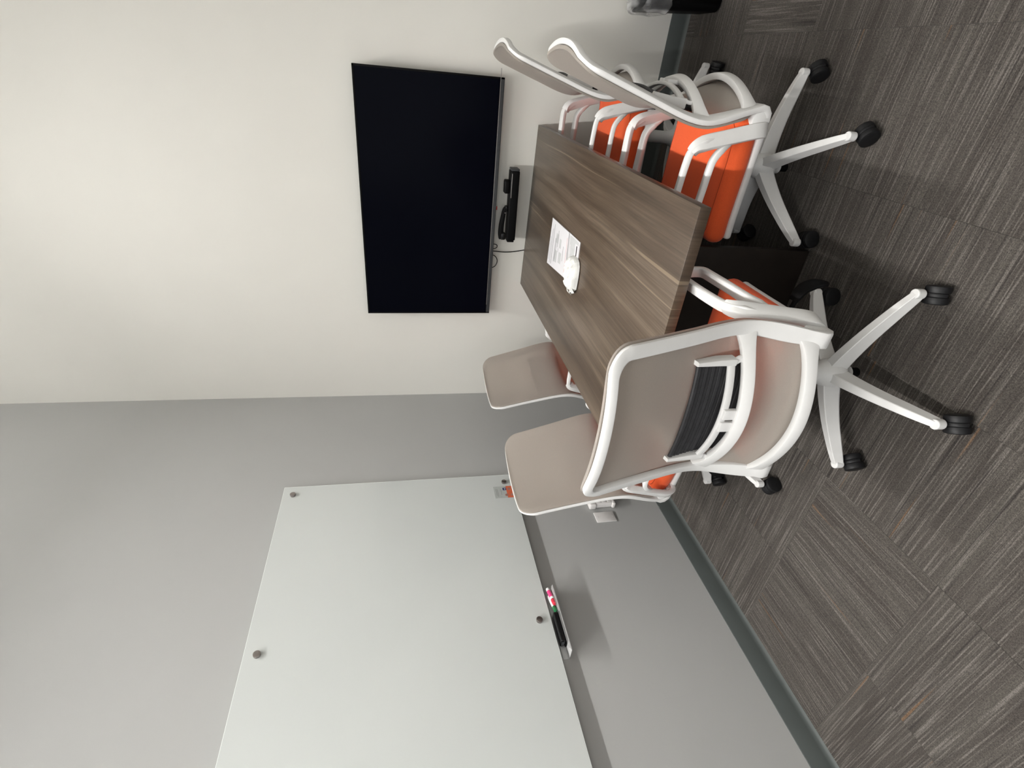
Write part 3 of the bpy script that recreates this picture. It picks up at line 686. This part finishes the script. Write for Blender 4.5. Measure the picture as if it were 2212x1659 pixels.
def leg():
    bm = bm_new(); q = spline([(0.020, 0, 0.166), (0.08, 0, 0.158), (0.16, 0, 0.139), (0.24, 0, 0.112), (0.290, 0, 0.093), (0.3125, 0, 0.084)], 16)
    n = 16; W = [0.050 - 0.024 * (i / (n - 1)) ** 0.8 for i in range(n)]; D = [0.060 - 0.032 * (i / (n - 1)) for i in range(n)]
    rows = []
    for i, p in enumerate(q):
        w, d = W[i] / 2, D[i] / 2; a = w * 0.52
        row = [(-w * 0.9, -d), (-w, -d * 0.8), (-a * 1.25, d * 0.90), (-a * 1.05, d), (a * 1.05, d), (a * 1.25, d * 0.90), (w, -d * 0.8), (w * 0.9, -d)]
        rows.append([bm.verts.new((p[0], y, p[2] + z)) for y, z in row])
    m = len(rows[0])
    for a, b in zip(rows, rows[1:]):
        for j in range(m): bm.faces.new((a[j], a[(j + 1) % m], b[(j + 1) % m], b[j]))
    bm.faces.new(rows[0][::-1]); bm.faces.new(rows[-1])
    cyl(bm, (0.3125, 0, 0.068), (0.3125, 0, 0.097), 0.0145, n=18, bev=0.003)
    return mesh('base_leg', bm, 'white', 22)
def caster_body():
    bm = bm_new(); cyl(bm, (0, 0, 0.045), (0, 0, 0.069), 0.008, n=12); pts = []
    for i in range(9):
        a = R(-20 + 25 * i); pts.append((-0.012 + 0.0275 * math.cos(a), 0, 0.0315 + 0.0275 * math.sin(a)))
    sweep(bm, pts, Vector((0, 1, 0)), 0.012, 0.009, 0.003); cyl(bm, (-0.012, -0.012, 0.0315), (-0.012, 0.012, 0.0315), 0.012, n=14); return mesh('caster', bm, 'wheel', 40)
def wheel():
    bm = bm_new(); t = bmesh.new(); lathe(t, [(0.006, -0.0125), (0.020, -0.0125), (0.026, -0.0115), (0.0305, -0.008), (0.0315, -0.002), (0.0315, 0.004), (0.0305, 0.009), (0.024, 0.0115), (0.006, 0.0115)], n=26)
    bmesh.ops.rotate(t, cent=(0, 0, 0), matrix=Matrix.Rotation(R(-90), 3, 'X'), verts=t.verts); merge(bm, t); return mesh('wheel', bm, 'wheel', 40)
CH = dict(frame=back_frame(), mesh=back_panel(), pad=lumbar_pad(), bracket=lumbar_bracket(), seat=seat(), seam=seam(), pan=seat_pan(), arm={1: armrest(1), -1: armrest(-1)}, mech=mechanism(), lever=lever(), gas=gas_lift(), hub=hub(), leg=leg(), caster=caster_body(), wheel=wheel())
def chair(label, x, y, yaw, dz, phase, swivel):
    t = thing('office_chair', label, 'chair', (x, y, 0), (0, 0, yaw), 'office chairs around the table')
    up = (0, 0, dz)
    obj('back_frame', CH['frame'], t, up); b = obj('back_mesh', CH['mesh'], t, up); b['label'] = 'taupe mesh back panel'
    l = obj('lumbar_support', CH['pad'], t, up); l['label'] = 'black ribbed lumbar pad'; obj('lumbar_bracket', CH['bracket'], l)
    s = obj('seat', CH['seat'], t, up); s['label'] = 'orange upholstered seat cushion'; obj('seam', CH['seam'], s)
    obj('seat_pan', CH['pan'], t, up)
    for k in (1, -1): obj('armrest', CH['arm'][k], t, up)
    obj('tilt_mechanism', CH['mech'], t, up); obj('height_lever', CH['lever'], t, up)
    obj('gas_lift', CH['gas'], t); obj('base_hub', CH['hub'], t)
    for k in range(5):
        a = phase + R(72) * k - yaw
        obj('base_leg', CH['leg'], t, rot=(0, 0, a))
        c = obj('caster', CH['caster'], t, (0.3125 * math.cos(a), 0.3125 * math.sin(a), 0), (0, 0, swivel[k] - yaw))
        for sgn in (1, -1): obj('wheel', CH['wheel'], c, (-0.012, sgn * 0.0150, 0.0315), (0, 0, 0 if sgn > 0 else math.pi))
    return t
chair('white-framed office chair at the near end of the table, its back turned to the viewer', 1.297, -1.879, R(0.8), 0.0, R(-86), [R(120), R(105), R(20), R(70), R(145)])
chair('nearer of the two orange-seated chairs on the table side away from the glass board', 1.804, -1.206, R(88), -0.060, R(-63), [R(150), R(135), R(100), R(40), R(200)])
chair('farther orange-seated chair, by the television wall, on the side away from the board', 1.809, -0.508, R(90.8), 0.010, R(10), [R(80), R(120), R(20), R(70), R(150)])
chair('taupe-backed office chair on the glass board side of the table, nearer the television wall', 0.700, -0.610, R(-97.0), -0.045, R(20), [R(80), R(120), R(20), R(70), R(150)])
chair('taupe-backed office chair right in front of the glass board, hiding part of its card', 0.752, -1.442, R(-97.0), -0.025, R(-103), [R(60), R(110), R(20), R(70), R(150)])

# ------------------------------------------------------------------ waste bin at the edge of the view
wb = thing('waste_bin', 'black waste bin with a clear plastic liner by the back wall', 'bin', (2.475, -0.205, 0))
def rring(hx, hy, r, z, n=5):
    out = []
    for cx, cy, a0 in ((1, 1, 0), (-1, 1, 90), (-1, -1, 180), (1, -1, 270)):
        for i in range(n):
            a = R(a0 + 90 * i / (n - 1)); out.append((cx * (hx - r) + r * math.cos(a), cy * (hy - r) + r * math.sin(a), z))
    return out
def loft(rings, mat, cap=True, name='x', close_top=False):
    bm = bm_new(); rows = [[bm.verts.new(p) for p in r] for r in rings]; m = len(rows[0])
    for a, b in zip(rows, rows[1:]):
        for j in range(m): bm.faces.new((a[j], a[(j + 1) % m], b[(j + 1) % m], b[j]))
    if cap: bm.faces.new(rows[0][::-1])
    if close_top: bm.faces.new(rows[-1])
    return mesh(name, bm, mat, 45)
obj('bucket', loft([rring(0.120, 0.095, 0.03, 0.0), rring(0.135, 0.108, 0.035, 0.012), rring(0.165, 0.125, 0.04, 0.36), rring(0.160, 0.120, 0.038, 0.36), rring(0.130, 0.103, 0.033, 0.02), rring(0.05, 0.05, 0.02, 0.018)], 'black', True, 'bucket', True), wb)
random.seed(11)
rings = []
for z, g in ((0.262, 0.008), (0.272, 0.014), (0.300, 0.011), (0.335, 0.013), (0.362, 0.015), (0.378, 0.010), (0.384, 0.002), (0.376, -0.008), (0.30, -0.025), (0.18, -0.035)):
    rr = rring(0.160 + g, 0.121 + g, 0.045, z, 9); rings.append([(x * (1 + random.uniform(-0.006, 0.006)), y * (1 + random.uniform(-0.006, 0.006)), q + random.uniform(-0.004, 0.004)) for x, y, q in rr])
obj('liner', loft(rings, 'liner', False, 'liner'), wb)
